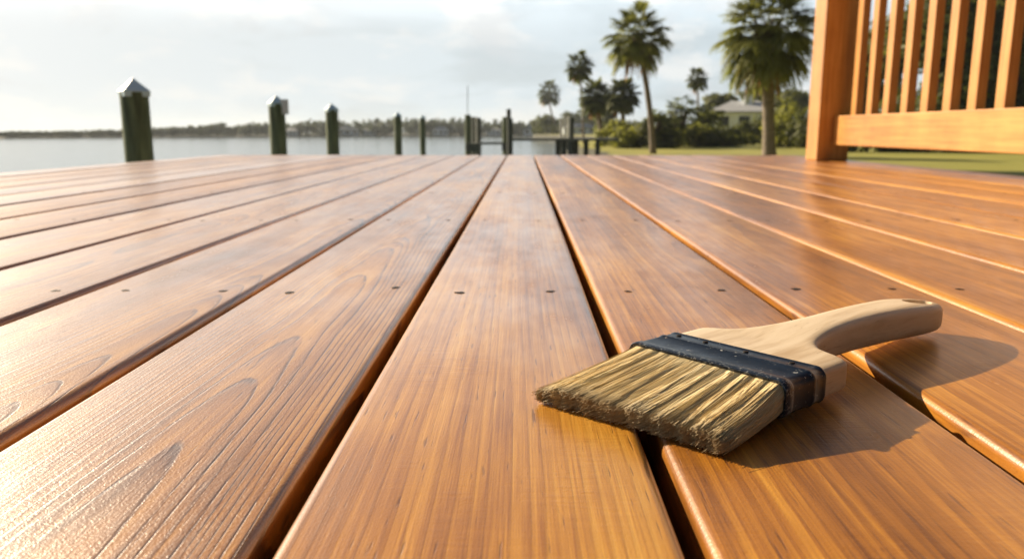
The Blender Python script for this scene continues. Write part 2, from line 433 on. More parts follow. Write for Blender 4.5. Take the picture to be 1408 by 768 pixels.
# ------------------------------------------------------------------ foliage
def leaf(mb, p, nrm, size, rnd, long=1.6):
    a = nrm.orthogonal().normalized(); a.rotate(Matrix.Rotation(random.uniform(0, 6.28), 3, nrm)); b = nrm.cross(a)
    a = a * size * long * 0.5; b = b * size * 0.5; c = nrm * size * 0.15
    mb.add([p - a, p - b + c, p + a, p + b + c], [(0, 1, 2, 3)], rnd)
def rdir():
    while True:
        v = Vector((random.uniform(-1, 1), random.uniform(-1, 1), random.uniform(-1, 1)))
        if 0.05 < v.length < 1: return v.normalized()
def leaf_lobes(mb, lobes, n_clump, per, clump_r, size):
    """lobes: (centre, (rx, ry, rz)); clumps of leaves spread through each lobe's outer volume"""
    vol = [r[0] * r[1] + r[1] * r[2] + r[0] * r[2] for _, r in lobes]; tot = sum(vol)
    for (c, r), v in zip(lobes, vol):
        for _ in range(max(3, int(n_clump * v / tot))):
            d = rdir(); k = random.uniform(0.35, 1.08) ** 0.6
            cc = Vector(c) + Vector((d.x * r[0], d.y * r[1], d.z * r[2])) * k
            cr = clump_r * random.uniform(0.6, 1.4); tone = random.uniform(0.0, 1.0)
            for _ in range(per):
                e = rdir(); q = cc + e * cr * random.random() ** 0.5
                nn = (e + d * 0.8 + Vector((0, 0, 0.5)) + rdir() * 0.7).normalized()
                leaf(mb, q, nn, size * random.uniform(0.6, 1.4), min(1, max(0, tone * 0.7 + random.uniform(0, 0.3))))

def bush(name, label, cat, base, w, d, h, mat, group=None, n=150, per=14, size=0.16, seed=0):
    random.seed(100 + seed)
    t = thing(name, label, cat, base, 0, group)
    mb = MB(); lobes = []
    k = max(4, int(w * 2))
    for i in range(k):
        x = random.uniform(-w / 2, w / 2) * 0.8
        hh = h * random.uniform(0.62, 1.0) * (1 - 0.35 * abs(x) / (w / 2))
        lobes.append(((x, random.uniform(-d / 3, d / 3), hh * 0.52), (w / k * 1.15 + 0.25, d * 0.4, hh * 0.52)))
    leaf_lobes(mb, lobes, n, per, min(w, h) * 0.13, size)
    mb.build('foliage', mat, t)
    st = MB()
    for i in range(7):
        x, y = random.uniform(-w / 3, w / 3), random.uniform(-d / 4, d / 4)
        st.tube([(x * 0.5, y * 0.5, -0.1), (x, y, h * 0.35), (x * 1.3, y * 1.3, h * 0.7)], [0.04, 0.03, 0.01], 5)
    st.build('stems', M['bark'], t)
    return t

def tree(name, label, base, h, crown_r, mat, group=None, seed=0, n=260, per=16, size=0.22, cat='tree', trunk_frac=0.4):
    random.seed(300 + seed)
    t = thing(name, label, cat, base, 0, group)
    tr = MB(); r0 = h * 0.028; th = h * trunk_frac
    tr.tube([(0, 0, -0.3), (0.02 * h, 0, th * 0.5), (0, 0.02 * h, th), (0.02 * h, 0, h * 0.8)], [r0 * 1.3, r0, r0 * 0.85, r0 * 0.3], 8)
    lobes = []
    for i in range(9):
        a = i * 2.4 + random.uniform(-.3, .3); zz = random.uniform(th * 0.8, h * 0.85); rr = crown_r * random.uniform(0.35, 0.75) * (1.25 - 0.7 * (zz / h))
        e = Vector((math.cos(a) * rr, math.sin(a) * rr, zz))
        tr.tube([(0, 0, th * 0.75), e * 0.5 + Vector((0, 0, th * 0.45)), e], [r0 * 0.55, r0 * 0.35, r0 * 0.1], 6)
        s = crown_r * random.uniform(0.36, 0.58)
        lobes.append((e, (s, s, s * 0.8)))
    lobes.append(((0, 0, h * 0.84), (crown_r * 0.5, crown_r * 0.5, h * 0.16)))
    tr.build('trunk', M['bark'], t, smooth=True)
    mb = MB(); leaf_lobes(mb, lobes, n, per, crown_r * 0.16, size)
    mb.build('crown', mat, t)
    return t

def frond(mb, origin, az, el, L, blade, droop, tone, nl=26, lw=0.05):
    """a fan frond: petiole, then leaflets spread round its end, tips hanging"""
    d = Vector((math.cos(az) * math.cos(el), math.sin(az) * math.cos(el), math.sin(el)))
    side = Vector((-math.sin(az), math.cos(az), 0)); up = side.cross(d) * -1
    mid = origin + d * L * 0.5; end = origin + d * L - Vector((0, 0, 1)) * L * droop * 0.35
    w = lw * 0.45
    mb.add([origin - side * w, origin + side * w, mid + side * w, mid - side * w, end + side * w * .6, end - side * w * .6],
           [(0, 1, 2, 3), (3, 2, 4, 5)], tone * 0.6)
    d2 = (end - mid).normalized()
    for i in range(nl):
        a = (i / (nl - 1) - 0.5) * 2 * 2.15
        ln = blade * (0.66 + 0.34 * math.cos(a * 0.62)) * random.uniform(0.94, 1.05)
        dd = (d2 * math.cos(a) + side * math.sin(a) + up * 0.18 * (random.random())).normalized()
        p1 = end + dd * ln * 0.55 - Vector((0, 0, 1)) * ln * 0.10 * droop
        p2 = end + dd * ln * 0.92 - Vector((0, 0, 1)) * ln * (0.25 + 0.55 * random.random()) * droop
        q = dd.cross(Vector((0, 0, 1)))
        q = (q.normalized() if q.length > 0.05 else side) * lw
        mb.add([end - q * 0.3, end + q * 0.3, p1 + q, p1 - q, p2 + q * 0.4, p2 - q * 0.4], [(0, 1, 2, 3), (3, 2, 4, 5)],
               min(1, max(0, tone + random.uniform(-.15, .15))))

def palm(name, label, base, top, r_trunk, crown_r, mat, nf=42, group=None, seed=0, dead=4, low=-0.7, bend=0.0, nl=24, skirt=True, lw=0.05, boots=True):
    random.seed(500 + seed)
    base = Vector(base); top = Vector(top)
    t = thing(name, label, 'palm tree', base, 0, group)
    v = top - base; tr = MB(); pp, rr = [], []
    for i in range(15):
        k = i / 14
        p = v * k + Vector((bend * math.sin(math.pi * k), 0, 0))
        pp.append(p + (Vector((0, 0, -0.4)) if i == 0 else Vector()))
        rr.append(r_trunk * (1.25 - 0.4 * min(1, k * 5) + (0.22 if k > 0.86 else 0)) * random.uniform(0.95, 1.05))
    tr.tube(pp, rr, 12); tr.build('trunk', M['trunk'], t, smooth=True)
    if boots:
        bt = MB()
        for i in range(26):
            a = i * 2.4; zz = v * (1 - 0.13 * i / 26) ; o = Vector((math.cos(a), math.sin(a), 0))
            bt.tube([zz + o * r_trunk * 0.8 - Vector((0, 0, .12)), zz + o * r_trunk * 1.5 + Vector((0, 0, .12)), zz + o * r_trunk * 2.0 + Vector((0, 0, .30))], [.05, .045, .02], 5)
        bt.build('frond_bases', M['bark'], t)
    mb = MB()
    for i in range(nf):
        k = (i + 0.5) / nf
        el = math.asin(max(-0.98, min(0.98, 0.96 - (0.96 - low) * k))) ; az = i * 2.39996 + random.uniform(-.2, .2)
        L = crown_r * random.uniform(0.46, 0.66); bl = crown_r * random.uniform(0.44, 0.54)
        frond(mb, v + Vector((0, 0, 0.05)), az, el + random.uniform(-.1, .1), L, bl, 0.25 + 0.45 * k, random.uniform(0.2, 0.9), nl, lw)
    mb.build('crown', mat, t)
    if dead:
        db = MB()
        for i in range(dead):
            frond(db, v, i * 2.4 + random.uniform(0, 1) + 2.4, -1.0 + random.uniform(-.25, .3), crown_r * 0.5, crown_r * 0.42, 1.1, random.uniform(0.2, 0.9), 14, lw)
        db.build('dry_fronds', M['dead'], t)
    return t

def on_lawn(px, Y): 
    p = at(px, 190, Y); return Vector((p.x, Y, LZ))
# the two large cabbage palms
b = on_lawn(1060, 26); c = at(1055, 38, 26.0)
palm('palm_tree', 'stout palm with thick straight trunk and wide shaggy crown nearest the railing post', b, c, 0.225, 1.72, M['palm'], 56, seed=1, dead=7, low=-0.9, lw=0.034, nl=54)
b = on_lawn(899, 40); c = at(876, 48, 40)
palm('palm_tree', 'tall slim palm with leaning trunk and open crown above the green bushes', b, c, 0.16, 1.72, M['palm'], 40, seed=2, dead=5, low=-0.75, bend=0.12, lw=0.040, nl=52)
# smaller and farther palms: (base px, top px, top py, Y, crown radius px, label)
far = [
    (770, 755, 126, 236, 16.5, 'small palm on a thin curving trunk, farthest out toward the water', -.9, 30, .28),
    (803, 797, 89, 72, 19.5, 'palm with small round crown on a tall thin straight trunk above the dock', 0.0, 28, .10),
    (829, 819, 131, 66, 23, 'dense round palm with browned fronds, left one of the touching pair', 0.0, 54, .20),
    (858, 856, 130, 64, 23, 'dense dark round palm, right one of the touching pair', 0.0, 60, .20),
    (961, 959, 107, 92, 15, 'distant little palm poking up behind the dark palmetto clump', 0.0, 30, .14),
]
for i, (bx, tx, ty, Y, rp, lab, bend, nf, rt) in enumerate(far):
    b = on_lawn(bx, Y); c = at(tx, ty, Y)
    palm('palm_tree', lab, b, c, rt, rp / 1095 * Y * 1.12, M['palm_far'], nf, 'small palms along the shore', seed=10 + i, dead=3 if i == 2 else 1, low=-0.8, bend=bend, nl=26, lw=0.10 if i else 0.22, boots=False)

# palmetto clump (dark, fan leaved) beyond the leaning palm
def palmetto(label, base, h, w, seed, group):
    random.seed(700 + seed)
    t = thing('palmetto', label, 'shrub', base, 0, group)
    mb = MB()
    for i in range(75):
        az = random.uniform(0, 6.28); z0 = random.uniform(0.2, h * 0.72); rr = random.uniform(0, w * 0.32)
        frond(mb, Vector((math.cos(az) * rr, math.sin(az) * rr * .7, z0)), az + random.uniform(-.6, .6), random.uniform(-0.2, 1.15), w * 0.16, 0.62, 0.7, random.uniform(0, .9), 16, 0.055)
    mb.build('foliage', M['dkbush'], t)
    st = MB()
    for i in range(6):
        a = i * 1.05; st.tube([(0, 0, -.2), (math.cos(a) * w * .15, math.sin(a) * w * .15, h * .6)], [.12, .07], 6)
    st.build('stems', M['bark'], t)
palmetto('tall dark palmetto clump behind the leaning palm', on_lawn(932, 55), 4.1, 4.0, 1, 'palmettos behind the lawn')
palmetto('low dark palmetto directly behind the leaning trunk, left of the tall clump', on_lawn(900, 52), 2.9, 2.6, 2, 'palmettos behind the lawn')
palmetto('small palmetto clump between the tall dark clump and the white house', on_lawn(968, 60), 3.6, 2.4, 3, 'palmettos behind the lawn')

# bushes: (px, Y, width, depth, height, material, label)
bs = [
    (846, 50, 1.9, 1.6, 2.0, 'bush', 'yellow green bush at the water end, beside the dock walkway'),
    (872, 46, 2.2, 1.6, 1.75, 'bush', 'bright green bush immediately left of the leaning palm trunk'),
    (918, 46, 1.5, 1.4, 1.4, 'bush', 'small light green bush immediately right of the leaning palm trunk'),
    (943, 50, 2.2, 1.6, 1.8, 'bush', 'bright green rounded bush in front of the tall palmetto clump'),
    (985, 50, 2.5, 1.8, 1.8, 'dkbush', 'dark rounded bush in front of the white house'),
    (962, 49, 1.6, 1.5, 1.35, 'dkbush', 'low dark bush wedged between two rounded bushes before the palmettos'),
    (1030, 62, 3.2, 2.0, 2.3, 'dkbush', 'dark bush below the house windows, left of the stout palm'),
    (1030, 56, 1.4, 1.2, 0.9, 'bush', 'low pale bush at the lawn edge, left of the stout palm'),
    (1088, 48, 2.8, 2.2, 2.9, 'bush', 'big leafy bush between the stout palm and the railing post'),
    (1128, 46, 2.6, 2.2, 2.5, 'dkbush', 'bush half hidden by the railing post'),
]
for i, (px, Y, w, d, h, mk, lab) in enumerate(bs):
    bush('bush', lab, 'bush', on_lawn(px, Y * 1.14), w * 1.14, d, h * 1.14, M[mk], 'bushes along the lawn edge', n=int(90 + w * h * 28), per=14, size=0.15, seed=i)
# trees behind the railing
tr = [
    (1176, 52, 4.4, 1.7, 'smaller tree seen past the railing post'),
    (1228, 48, 8.0, 2.7, 'tall dense tree behind the fourth baluster from the post'),
    (1285, 45, 9.0, 3.1, 'tall dense tree behind the middle balusters'),
    (1350, 47, 9.0, 3.3, 'tall dense tree behind the outermost balusters in view'),
    (1420, 45, 8.8, 3.3, 'dense tree at the outer end of the row behind the railing'),
    (1500, 47, 8.6, 3.3, 'dense tree beyond the picture edge in the row behind the railing'),
]
for i, (px, Y, h, cr, lab) in enumerate(tr):
    if i == 5: continue
    tree('broadleaf_tree', lab, on_lawn(px, Y), h, cr, M['dkbush'], 'trees behind the railing', seed=i, n=620, per=15, size=0.25, trunk_frac=0.28)
for i, (px, w, h, lab) in enumerate([(1205, 3.4, 1.7, 'low dark undergrowth bush beneath the first trees behind the railing'), (1275, 3.6, 2.0, 'dark bush beneath the trees behind the middle balusters'),
                             (1345, 3.6, 1.9, 'dark bush beneath the trees behind the outer balusters'), (1412, 3.4, 2.0, 'dark bush beneath the trees at the picture edge')]):
    bush('bush', lab, 'bush', on_lawn(px, 43), w, 1.8, h, M['dkbush'], 'bushes under the trees', n=200, per=14, size=0.17, seed=40 + i)
# trees round the house
tree('broadleaf_tree', 'rounded dark tree rising behind the white house roof', on_lawn(1042, 118), 8.4, 3.6, M['dkbush'], 'trees behind the house', seed=20, n=260, size=0.34)
tree('broadleaf_tree', 'low spreading tree left of the white house roof', on_lawn(990, 125), 6.6, 3.0, M['dkbush'], 'trees behind the house', seed=21, n=200, size=0.34)
tree('broadleaf_tree', 'dark tree right of the stout palm trunk, beyond the big bush', on_lawn(1082, 110), 6.4, 3.4, M['dkbush'], 'trees behind the house', seed=22, n=220, size=0.34)

# far treeline on the opposite shore (one continuous mass)
random.seed(11)
prof = [(-700, 5), (0, 5), (120, 6), (200, 9), (300, 14), (370, 15), (440, 19), (480, 17), (505, 22), (560, 22), (600, 20), (650, 21), (700, 17), (735, 18), (780, 16), (850, 18), (1500, 22)]
def prof_h(px):
    for (a, ha), (b_, hb) in zip(prof, prof[1:]):
        if a <= px <= b_: return ha + (hb - ha) * (px - a) / (b_ - a)
    return 6
mb = MB()
px = -250.0
while px < 1180:
    Y = shore_y(px) + random.uniform(4, 16); hh = prof_h(px) / 1095 * Y * random.uniform(0.68, 1.12) + 0.3
    x = at(px, 187, Y).x; r = max(0.7, hh * random.uniform(0.35, 0.55))
    lobes = [((x, Y, WZ + 0.6 + hh - r * 0.8), (r * 1.25, r, r * 0.8)), ((x + random.uniform(-1, 1), Y, WZ + 0.6 + hh * 0.4), (r * 1.3, r, hh * 0.4))]
    leaf_lobes(mb, lobes, 34, 12, r * 0.30, max(0.40, r * 0.24))
    px += random.uniform(2.2, 5.2) * max(0.7, r / 1.6)
o = mb.build('far_treeline', M['far']); tag(o, 'low dark line of trees along the far shore', 'treeline', kind='stuff')
# trees on the near point, behind the dock
for i, (px, Y, h, cr, lab) in enumerate([(748, 240, 5.6, 4.2, 'low tree on the point behind the small curving palm'), (778, 238, 6.4, 4.4, 'low tree on the point behind the pale dock posts'),
                                         (806, 240, 6.4, 4.4, 'low tree on the point between the thin palm and the round pair'), (836, 130, 4.6, 2.6, 'low tree on the point below the round pair of palms')]):
    tree('broadleaf_tree', lab, on_lawn(px, Y), h, cr, M['dkbush'], 'trees on the point', seed=30 + i, n=150, size=0.4, trunk_frac=0.2)

# ------------------------------------------------------------------ houses
def hip_house(label, base, w, d, h, rh, roofm, rz=0.0, chimney=None, porch=False, windows=3, group=None, over=0.5, ridge=0.45):
    t = thing('house', label, 'house', base, rz, group)
    mb = MB(); mb.box((-w / 2, 0, -0.6), (w / 2, d, h)); mb.build('wall', M['wall'], t)
    r = MB(); a, bq = w / 2 + over, d + over
    r.add([(-a, -over, h), (a, -over, h), (a, bq, h), (-a, bq, h), (-w * ridge / 2, d / 2, h + rh), (w * ridge / 2, d / 2, h + rh),
           (-a, -over, h - .18), (a, -over, h - .18), (a, bq, h - .18), (-a, bq, h - .18)],
          [(0, 1, 5, 4), (1, 2, 5), (2, 3, 4, 5), (3, 0, 4), (6, 7, 1, 0), (7, 8, 2, 1), (8, 9, 3, 2), (9, 6, 0, 3), (9, 8, 7, 6)])
    ro = r.build('roof', roofm, t)
    if chimney:
        c = MB(); c.box((chimney - .45, d / 2 - 1.2, h + rh * .3), (chimney + .45, d / 2 - .4, h + rh + .55), .03); c.build('chimney', M['wall'], ro)
    for k in range(windows):
        x = (k + .5) / windows * w - w / 2
        f = MB(); f.box((x - w / windows * .3, -.06, h * .30), (x + w / windows * .3, .01, h * .82)); fo = f.build('window', M['wall'], t)
        g = MB(); g.box((x - w / windows * .26, -.075, h * .34), (x + w / windows * .26, -.062, h * .78)); g.build('pane', M['glass'], fo)
    return t
hp = on_lawn(1022, 84)
hip_house('white bungalow with pale hipped roof and chimney beyond the bushes', (hp.x, 84, LZ + 0.75), 6.2, 6, 2.3, 1.15, M['roof'], R(-14), chimney=.4, windows=3, over=.55)
fh = [(400, 5.0, 1.9, 'wall', 'roof', 'small white house low on the far shore between the first two trees of pilings'),
      (478, 9.5, 2.2, 'wall', 'roofd', 'long low house on the far shore right of the third piling'),
      (506, 6.0, 2.0, 'wall', 'roof', 'small pale house on the far shore beside the long low house'),
      (606, 6.5, 2.1, 'wall', 'roof', 'small pale house on the far shore right of the fifth piling'),
      (679, 5.5, 2.0, 'wall', 'roof', 'white house on the far shore seen between the tall dock piles'),
      (735, 9.5, 2.4, 'wall', 'roofd', 'large pale house with grey hipped roof on the far shore above the dock walkway'),
      ]
fh[0] = (400, 5.0, 1.9, 'wall', 'roof', 'small white house on the far shore right of the piling with the sign')
for px, w, h, wm, rm, lab in fh:
    Y = shore_y(px) + 3.2; p = at(px, 187, Y)
    hip_house(lab, (p.x, Y, WZ + 0.55), w, 6, h, h * (0.65 if px != 735 else 1.3), M[rm], R(random.uniform(-12, 12)), windows=3, group='houses on the far shore', over=.4)
p = on_lawn(800, 228)
hip_house('pale grey house on the point behind the thin straight palm', (p.x, 228, LZ), 9.0, 6, 1.9, 1.2, M['roofd'], R(8), windows=3, over=.3)

# ------------------------------------------------------------------ dock on the far side of the slip
def dock():
    t = thing('wooden_dock', 'dark weathered dock with tall piles and a low walkway reaching the bushes', 'dock', (0, 31, WZ))
    inv = Vector((0, 31, WZ))
    def pl(px, top, Y, r, mat, name='pile', lean=0.0):
        p = at(px, top, Y) - inv; mb = MB(); mb.tube([(p.x, p.y, -.6), (p.x + lean, p.y, p.z)], r, 10); return mb.build(name, M[mat], t)
    pl(643, 158, 33, .125, 'pile'); pl(651.5, 161, 34.5, .085, 'dock'); pl(658.5, 162, 33.5, .085, 'dock')
    pl(647.3, 160, 33.8, .045, 'pale'); pl(655, 161, 34, .045, 'pale')
    pl(694, 161, 31, .10, 'pile'); pl(699.5, 150, 31.4, .09, 'dock'); pl(701, 163, 30.6, .12, 'dock')
    pl(772, 162, 32, .055, 'pale'); pl(777, 160, 31.5, .05, 'pale'); pl(782.5, 160, 32, .075, 'pale'); pl(786, 162, 31, .10, 'dock')
    for px in (767, 776, 784, 792, 806, 822): pl(px, 192, 31.3, .10, 'dock')
    m_ = MB(); m_.tube([at(643, 160, 33) - inv, at(643, 118, 33) - inv], .016, 6); m_.build('antenna_pole', M['pale'], t)
    a, b_ = at(640, 197, 32.5) - inv, at(662, 207, 34.5) - inv
    mb = MB(); mb.box((a.x, a.y, b_.z), (b_.x, b_.y, a.z), .02); mb.build('platform', M['dock'], t)
    a, b_ = at(659, 195.4, 32.2) - inv, at(700, 198.6, 32.4) - inv
    mb = MB(); mb.box((a.x, 1.0, b_.z), (b_.x, 1.3, a.z), .01); mb.build('beam', M['walk'], t)
    a, b_ = at(697, 190, 31) - inv, at(850, 193.6, 31) - inv
    mb = MB(); mb.box((a.x, -.1, b_.z), (b_.x, 1.5, a.z), .01); mb.build('walkway', M['walk'], t)
    a = at(690, 196, 31) - inv; b_ = at(704, 207, 31) - inv
    mb = MB(); mb.box((a.x, -.1, b_.z), (b_.x, .5, a.z), .02); mb.build('platform', M['dock'], t)
dock()

# ------------------------------------------------------------------ mooring pilings
piles = [(189, 107, 6.55, 'nearest and largest mooring piling with pale pyramid cap'),
         (381, 131, 11.0, 'second mooring piling from the left, the one carrying a small sign'),
         (457, 142, 14.2, 'third mooring piling from the left, capped, before the far houses'),
         (548, 154, 23.6, 'fourth mooring piling from the left, thin with a tiny pale cap'),
         (582, 158, 30.0, 'fifth and farthest capped mooring piling, thinnest of the row')]
def make_pile():
    t = thing('mooring_piling', piles[0][3], 'piling', (0, 0, 0), 0, 'capped mooring pilings')
    mb = MB(); r = 0.108; n = 24; rows = []
    for zz in [-4.0, -2.6] + [-2.0 + .2 * i for i in range(10)] + [-.115]:
        rows.append(zz)
    vs, fs = [], []
    for zz in rows:
        for k in range(n):
            a = 2 * math.pi * k / n
            rr = r * (1 + 0.035 * mnoise.noise(Vector((math.cos(a) * 2, math.sin(a) * 2, zz * .8))))
            vs.append((math.cos(a) * rr, math.sin(a) * rr, zz))
    for i in range(len(rows) - 1):
        for k in range(n): fs.append((i * n + k, i * n + (k + 1) % n, (i + 1) * n + (k + 1) % n, (i + 1) * n + k))
    fs.append(tuple(range((len(rows) - 1) * n, len(rows) * n)))
    mb.add(vs, fs); mb.build('post', M['pile'], t, smooth=False)
    c = MB(); q = .099
    sk = [(-q, -q), (q, -q), (q, q), (-q, q)]
    c.add([(x, y, -.150) for x, y in sk] + [(x * 1.02, y * 1.02, -.105) for x, y in sk] + [(0, 0, 0)],
          [(3, 2, 1, 0), (0, 1, 5, 4), (1, 2, 6, 5), (2, 3, 7, 6), (3, 0, 4, 7), (4, 5, 8), (5, 6, 8), (6, 7, 8), (7, 4, 8)])
    c.build('cap', M['cap'], t)
    return t
proto = None
for i, (px, ty, Y, lab) in enumerate(piles):
    o = make_pile() if proto is None else dup(proto, lab)
    proto = proto or o
    bx = at(px - (6.5 if i == 0 else 1.5), ty, Y); o.location = bx; o.rotation_euler = (0, 0, math.atan2(-bx.x, bx.y) + R(13))
p = at(391, 147, 10.95)
s = MB(); s.box((p.x - .055, p.y - .012, p.z - .10), (p.x + .055, p.y + .012, p.z + .10), .004)
s.box((p.x - .10, p.y + .015, p.z - .02), (p.x + .03, p.y + .035, p.z + .02), .002)
tag(s.build('sign', M['sign']), 'small faded blank sign fixed to the second piling', 'sign')

# ------------------------------------------------------------------ the deck
PITCH, GAP = 0.153, 0.0080
GAP0 = -0.0915                                # centre of the gap left of the middle board
Y0, Y1 = -0.75, 4.72
deck = thing('wooden_deck', 'freshly stained orange brown board deck under the brush', 'deck', (0, 0, 0))
def board_mesh(width, rad, thick):
    """rounded profile swept along y, subdivided"""
    prof = []
    hw = width / 2
    for cx, cz, a0 in ((hw - rad, -rad, 0), (-hw + rad, -rad, 90)):
        for k in range(7):
            a = R(a0 + k * 15); prof.append((cx + rad * math.cos(a), cz + rad * math.sin(a)))
    prof += [(-hw, -thick), (hw, -thick)]
    return prof
SCREW = None
def screw_mesh():
    mb = MB(); random.seed(3)
    n = 18
    ring_o = [((.0033 + random.uniform(-.0009, .0022)) * math.cos(2 * math.pi * k / n), (.0036 + random.uniform(-.0010, .0024)) * math.sin(2 * math.pi * k / n), .00030) for k in range(n)]
    ring_i = [(.0027 * math.cos(2 * math.pi * k / n), .0027 * math.sin(2 * math.pi * k / n), .00042) for k in range(n)]
    ring_d = [(.0022 * math.cos(2 * math.pi * k / n), .0022 * math.sin(2 * math.pi * k / n), .00034) for k in range(n)]
    vs = ring_o + ring_i + ring_d
    fs = []
    for k in range(n):
        j = (k + 1) % n
        fs.append((k, j, n + j, n + k)); fs.append((n + k, n + j, 2 * n + j, 2 * n + k))
    fs.append(tuple(range(2 * n, 3 * n)))
    mb.add(vs, fs)
    mb.add([(-.0016, -.0004, .00048), (.0016, -.0004, .00048), (.0016, .0004, .00048), (-.0016, .0004, .00048)], [(0, 1, 2, 3)])
    return mb
joists = [0.135, 0.712, 1.285, 1.86, 2.43, 3.0, 3.6, 4.2]
random.seed(21)
seeds = [random.random() for _ in range(40)]
for i, k in enumerate(range(-11, 11)):
    xc = GAP0 + PITCH * (k + 0.5)
    wd = PITCH - GAP - random.uniform(0, .0012)
    prof = board_mesh(wd, 0.0052 * random.uniform(.9, 1.15), 0.034)
    dz = random.uniform(-.0007, .0007)
    if k == 0: dz = 0
    mb = MB(); ny = 40; m_ = len(prof); vs, fs = [], []
    for j in range(ny):
        q = j / (ny - 1); y = Y0 + (Y1 - Y0) * q ** 1.4
        wob = .0005 * mnoise.noise(Vector((k * 3.1, y * 1.3, 0)))
        for (x, z) in prof: vs.append((x + wob, y, z))
    for j in range(ny - 1):
        for a in range(m_): fs.append((j * m_ + a, j * m_ + (a + 1) % m_, (j + 1) * m_ + (a + 1) % m_, (j + 1) * m_ + a))
    fs.append(tuple(range(m_))); fs.append(tuple(range((ny - 1) * m_, ny * m_))[::-1])
    fs = [f[::-1] for f in fs]
    mb.add(vs, fs)
    o = mb.build('deck_board', M['deck'], deck, smooth=True, loc=(xc, 0, dz))
    me = o.data
    gx = random.uniform(-.05, .05); gz = random.uniform(.02, .06); sd = seeds[i]
    if k == -1: gx, gz, sd = 0.012, 0.026, .36      # the board with the bold cathedral grain
    if k == 0: gx, gz, sd = -0.16, 0.05, .28        # fine straight grain
    if k == 1: gx, gz, sd = 0.06, 0.045, .74
    if k >= 2: sd = random.uniform(.74, .88)        # the side already brushed with stain
    if k == -2: gx, gz, sd = 0.05, 0.03, .45
    rs = {-1: 1.0, -2: .85, -3: .7, 0: .12, 1: .22, 2: .15}.get(k, random.uniform(.1, .5))
    a = me.attributes.new('raised', 'FLOAT', 'POINT'); a.data.foreach_set('value', [rs] * len(me.vertices))
    a = me.attributes.new('grain', 'FLOAT_VECTOR', 'POINT'); a.data.foreach_set('vector', [gx, gz, sd] * len(me.vertices))
    try: me.set_sharp_from_angle(angle=R(40))
    except Exception: pass
    for jy in joists[1:4]:
        if abs(xc) > jy * 0.72 + 0.1: continue
        for sx in (-1, 1):
            x = sx * (wd / 2 - .027) + random.uniform(-.006, .006); y = jy + random.uniform(-.014, .014)
            if SCREW is None: SCREW = screw_mesh().build('screw', M['screw'], o); sc_ = SCREW
            else: sc_ = SCREW.copy(); COL.objects.link(sc_); sc_.parent = o
            sc_.location = (x, y, 0); sc_.rotation_euler = (0, 0, random.uniform(0, 6.28)); s_ = random.uniform(.75, 1.15); sc_.scale = (s_, s_, 1)
XL, XR = GAP0 - 11 * PITCH, GAP0 + 11 * PITCH
for jy in joists:
    mb = MB(); mb.box((XL + .02, jy - .019, -.22), (XR - .02, jy + .019, -.0345)); mb.build('joist', M['joist'], deck)
mb = MB(); mb.box((XL + .03, Y1 - .075, -.24), (XR - .03, Y1 - .04, -.035)); mb.build('rim_board', M['rail'], deck)
mb = MB(); mb.box((XL + .02, Y0 + .05, -.24), (XL + .055, Y1 - .08, -.035)); mb.build('rim_board', M['rail'], deck)
mb = MB(); mb.box((XR - .055, Y0 + .05, -.24), (XR - .02, Y1 - .08, -.035)); mb.build('rim_board', M['rail'], deck)
for x in (XL + .25, 0, XR - .25):
    for y in (Y0 + .3, 2.0, Y1 - .3):
        mb = MB(); mb.tube([(x, y, -3.2), (x, y, -.23)], .09, 12); mb.build('support_pile', M['pile'], deck)
# unseen slab added under the joists to block light and keep the gaps dark
mb = MB(); mb.box((XL + .06, Y0 + .06, -.285), (XR - .06, Y1 - .09, -.245)); mb.build('gap_light_block', M['joist'], deck)

# ------------------------------------------------------------------ railing on the right edge
rail = thing('deck_railing', 'orange stained timber railing with square post and balusters on the deck edge', 'railing', (1.42, 3.9, 0))
RX, RY = 1.42 + .026, 3.9   # the parts below are drawn this much farther in
def rbox(name, lo, hi, bev, along_y=False):
    mb = MB(); mb.box((lo[0] - RX, lo[1] - RY, lo[2]), (hi[0] - RX, hi[1] - RY, hi[2]), bev)
    mb.r = [1.0 if along_y else 0.0] * len(mb.v)
    return mb.build(name, M['rail'], rail)
rbox('post', (1.425, 3.86, 0.0005), (1.575, 4.01, 1.16), .005)
rbox('post_cap', (1.41, 3.845, 1.161), (1.59, 4.025, 1.195), .006)
rbox('bottom_rail', (1.496, 0.3, 0.074), (1.534, 3.858, 0.209), .004, True)
rbox('top_rail', (1.496, 0.3, 0.90), (1.534, 3.858, 1.03), .004, True)
rbox('hand_rail', (1.46, 0.3, 1.032), (1.60, 3.858, 1.07), .005, True)
ys = [3.74 - .1625 * i for i in range(20)]
b0 = None
for y in ys:
    if b0 is None:
        b0 = rbox('baluster', (1.5345, 3.74 - .027, 0.085), (1.5685, 3.74 + .027, 1.02), .003)
    else:
        o = b0.copy(); COL.objects.link(o); o.parent = rail; o.location = (0, y - 3.74, 0)

# ------------------------------------------------------------------ the brush
BO = Vector((0.095, 0.41, 0.0)); BA = R(41)
brush = thing('paint_brush', 'wide paint brush with pale wooden handle and black metal ferrule lying on the boards', 'paint brush', BO, BA)
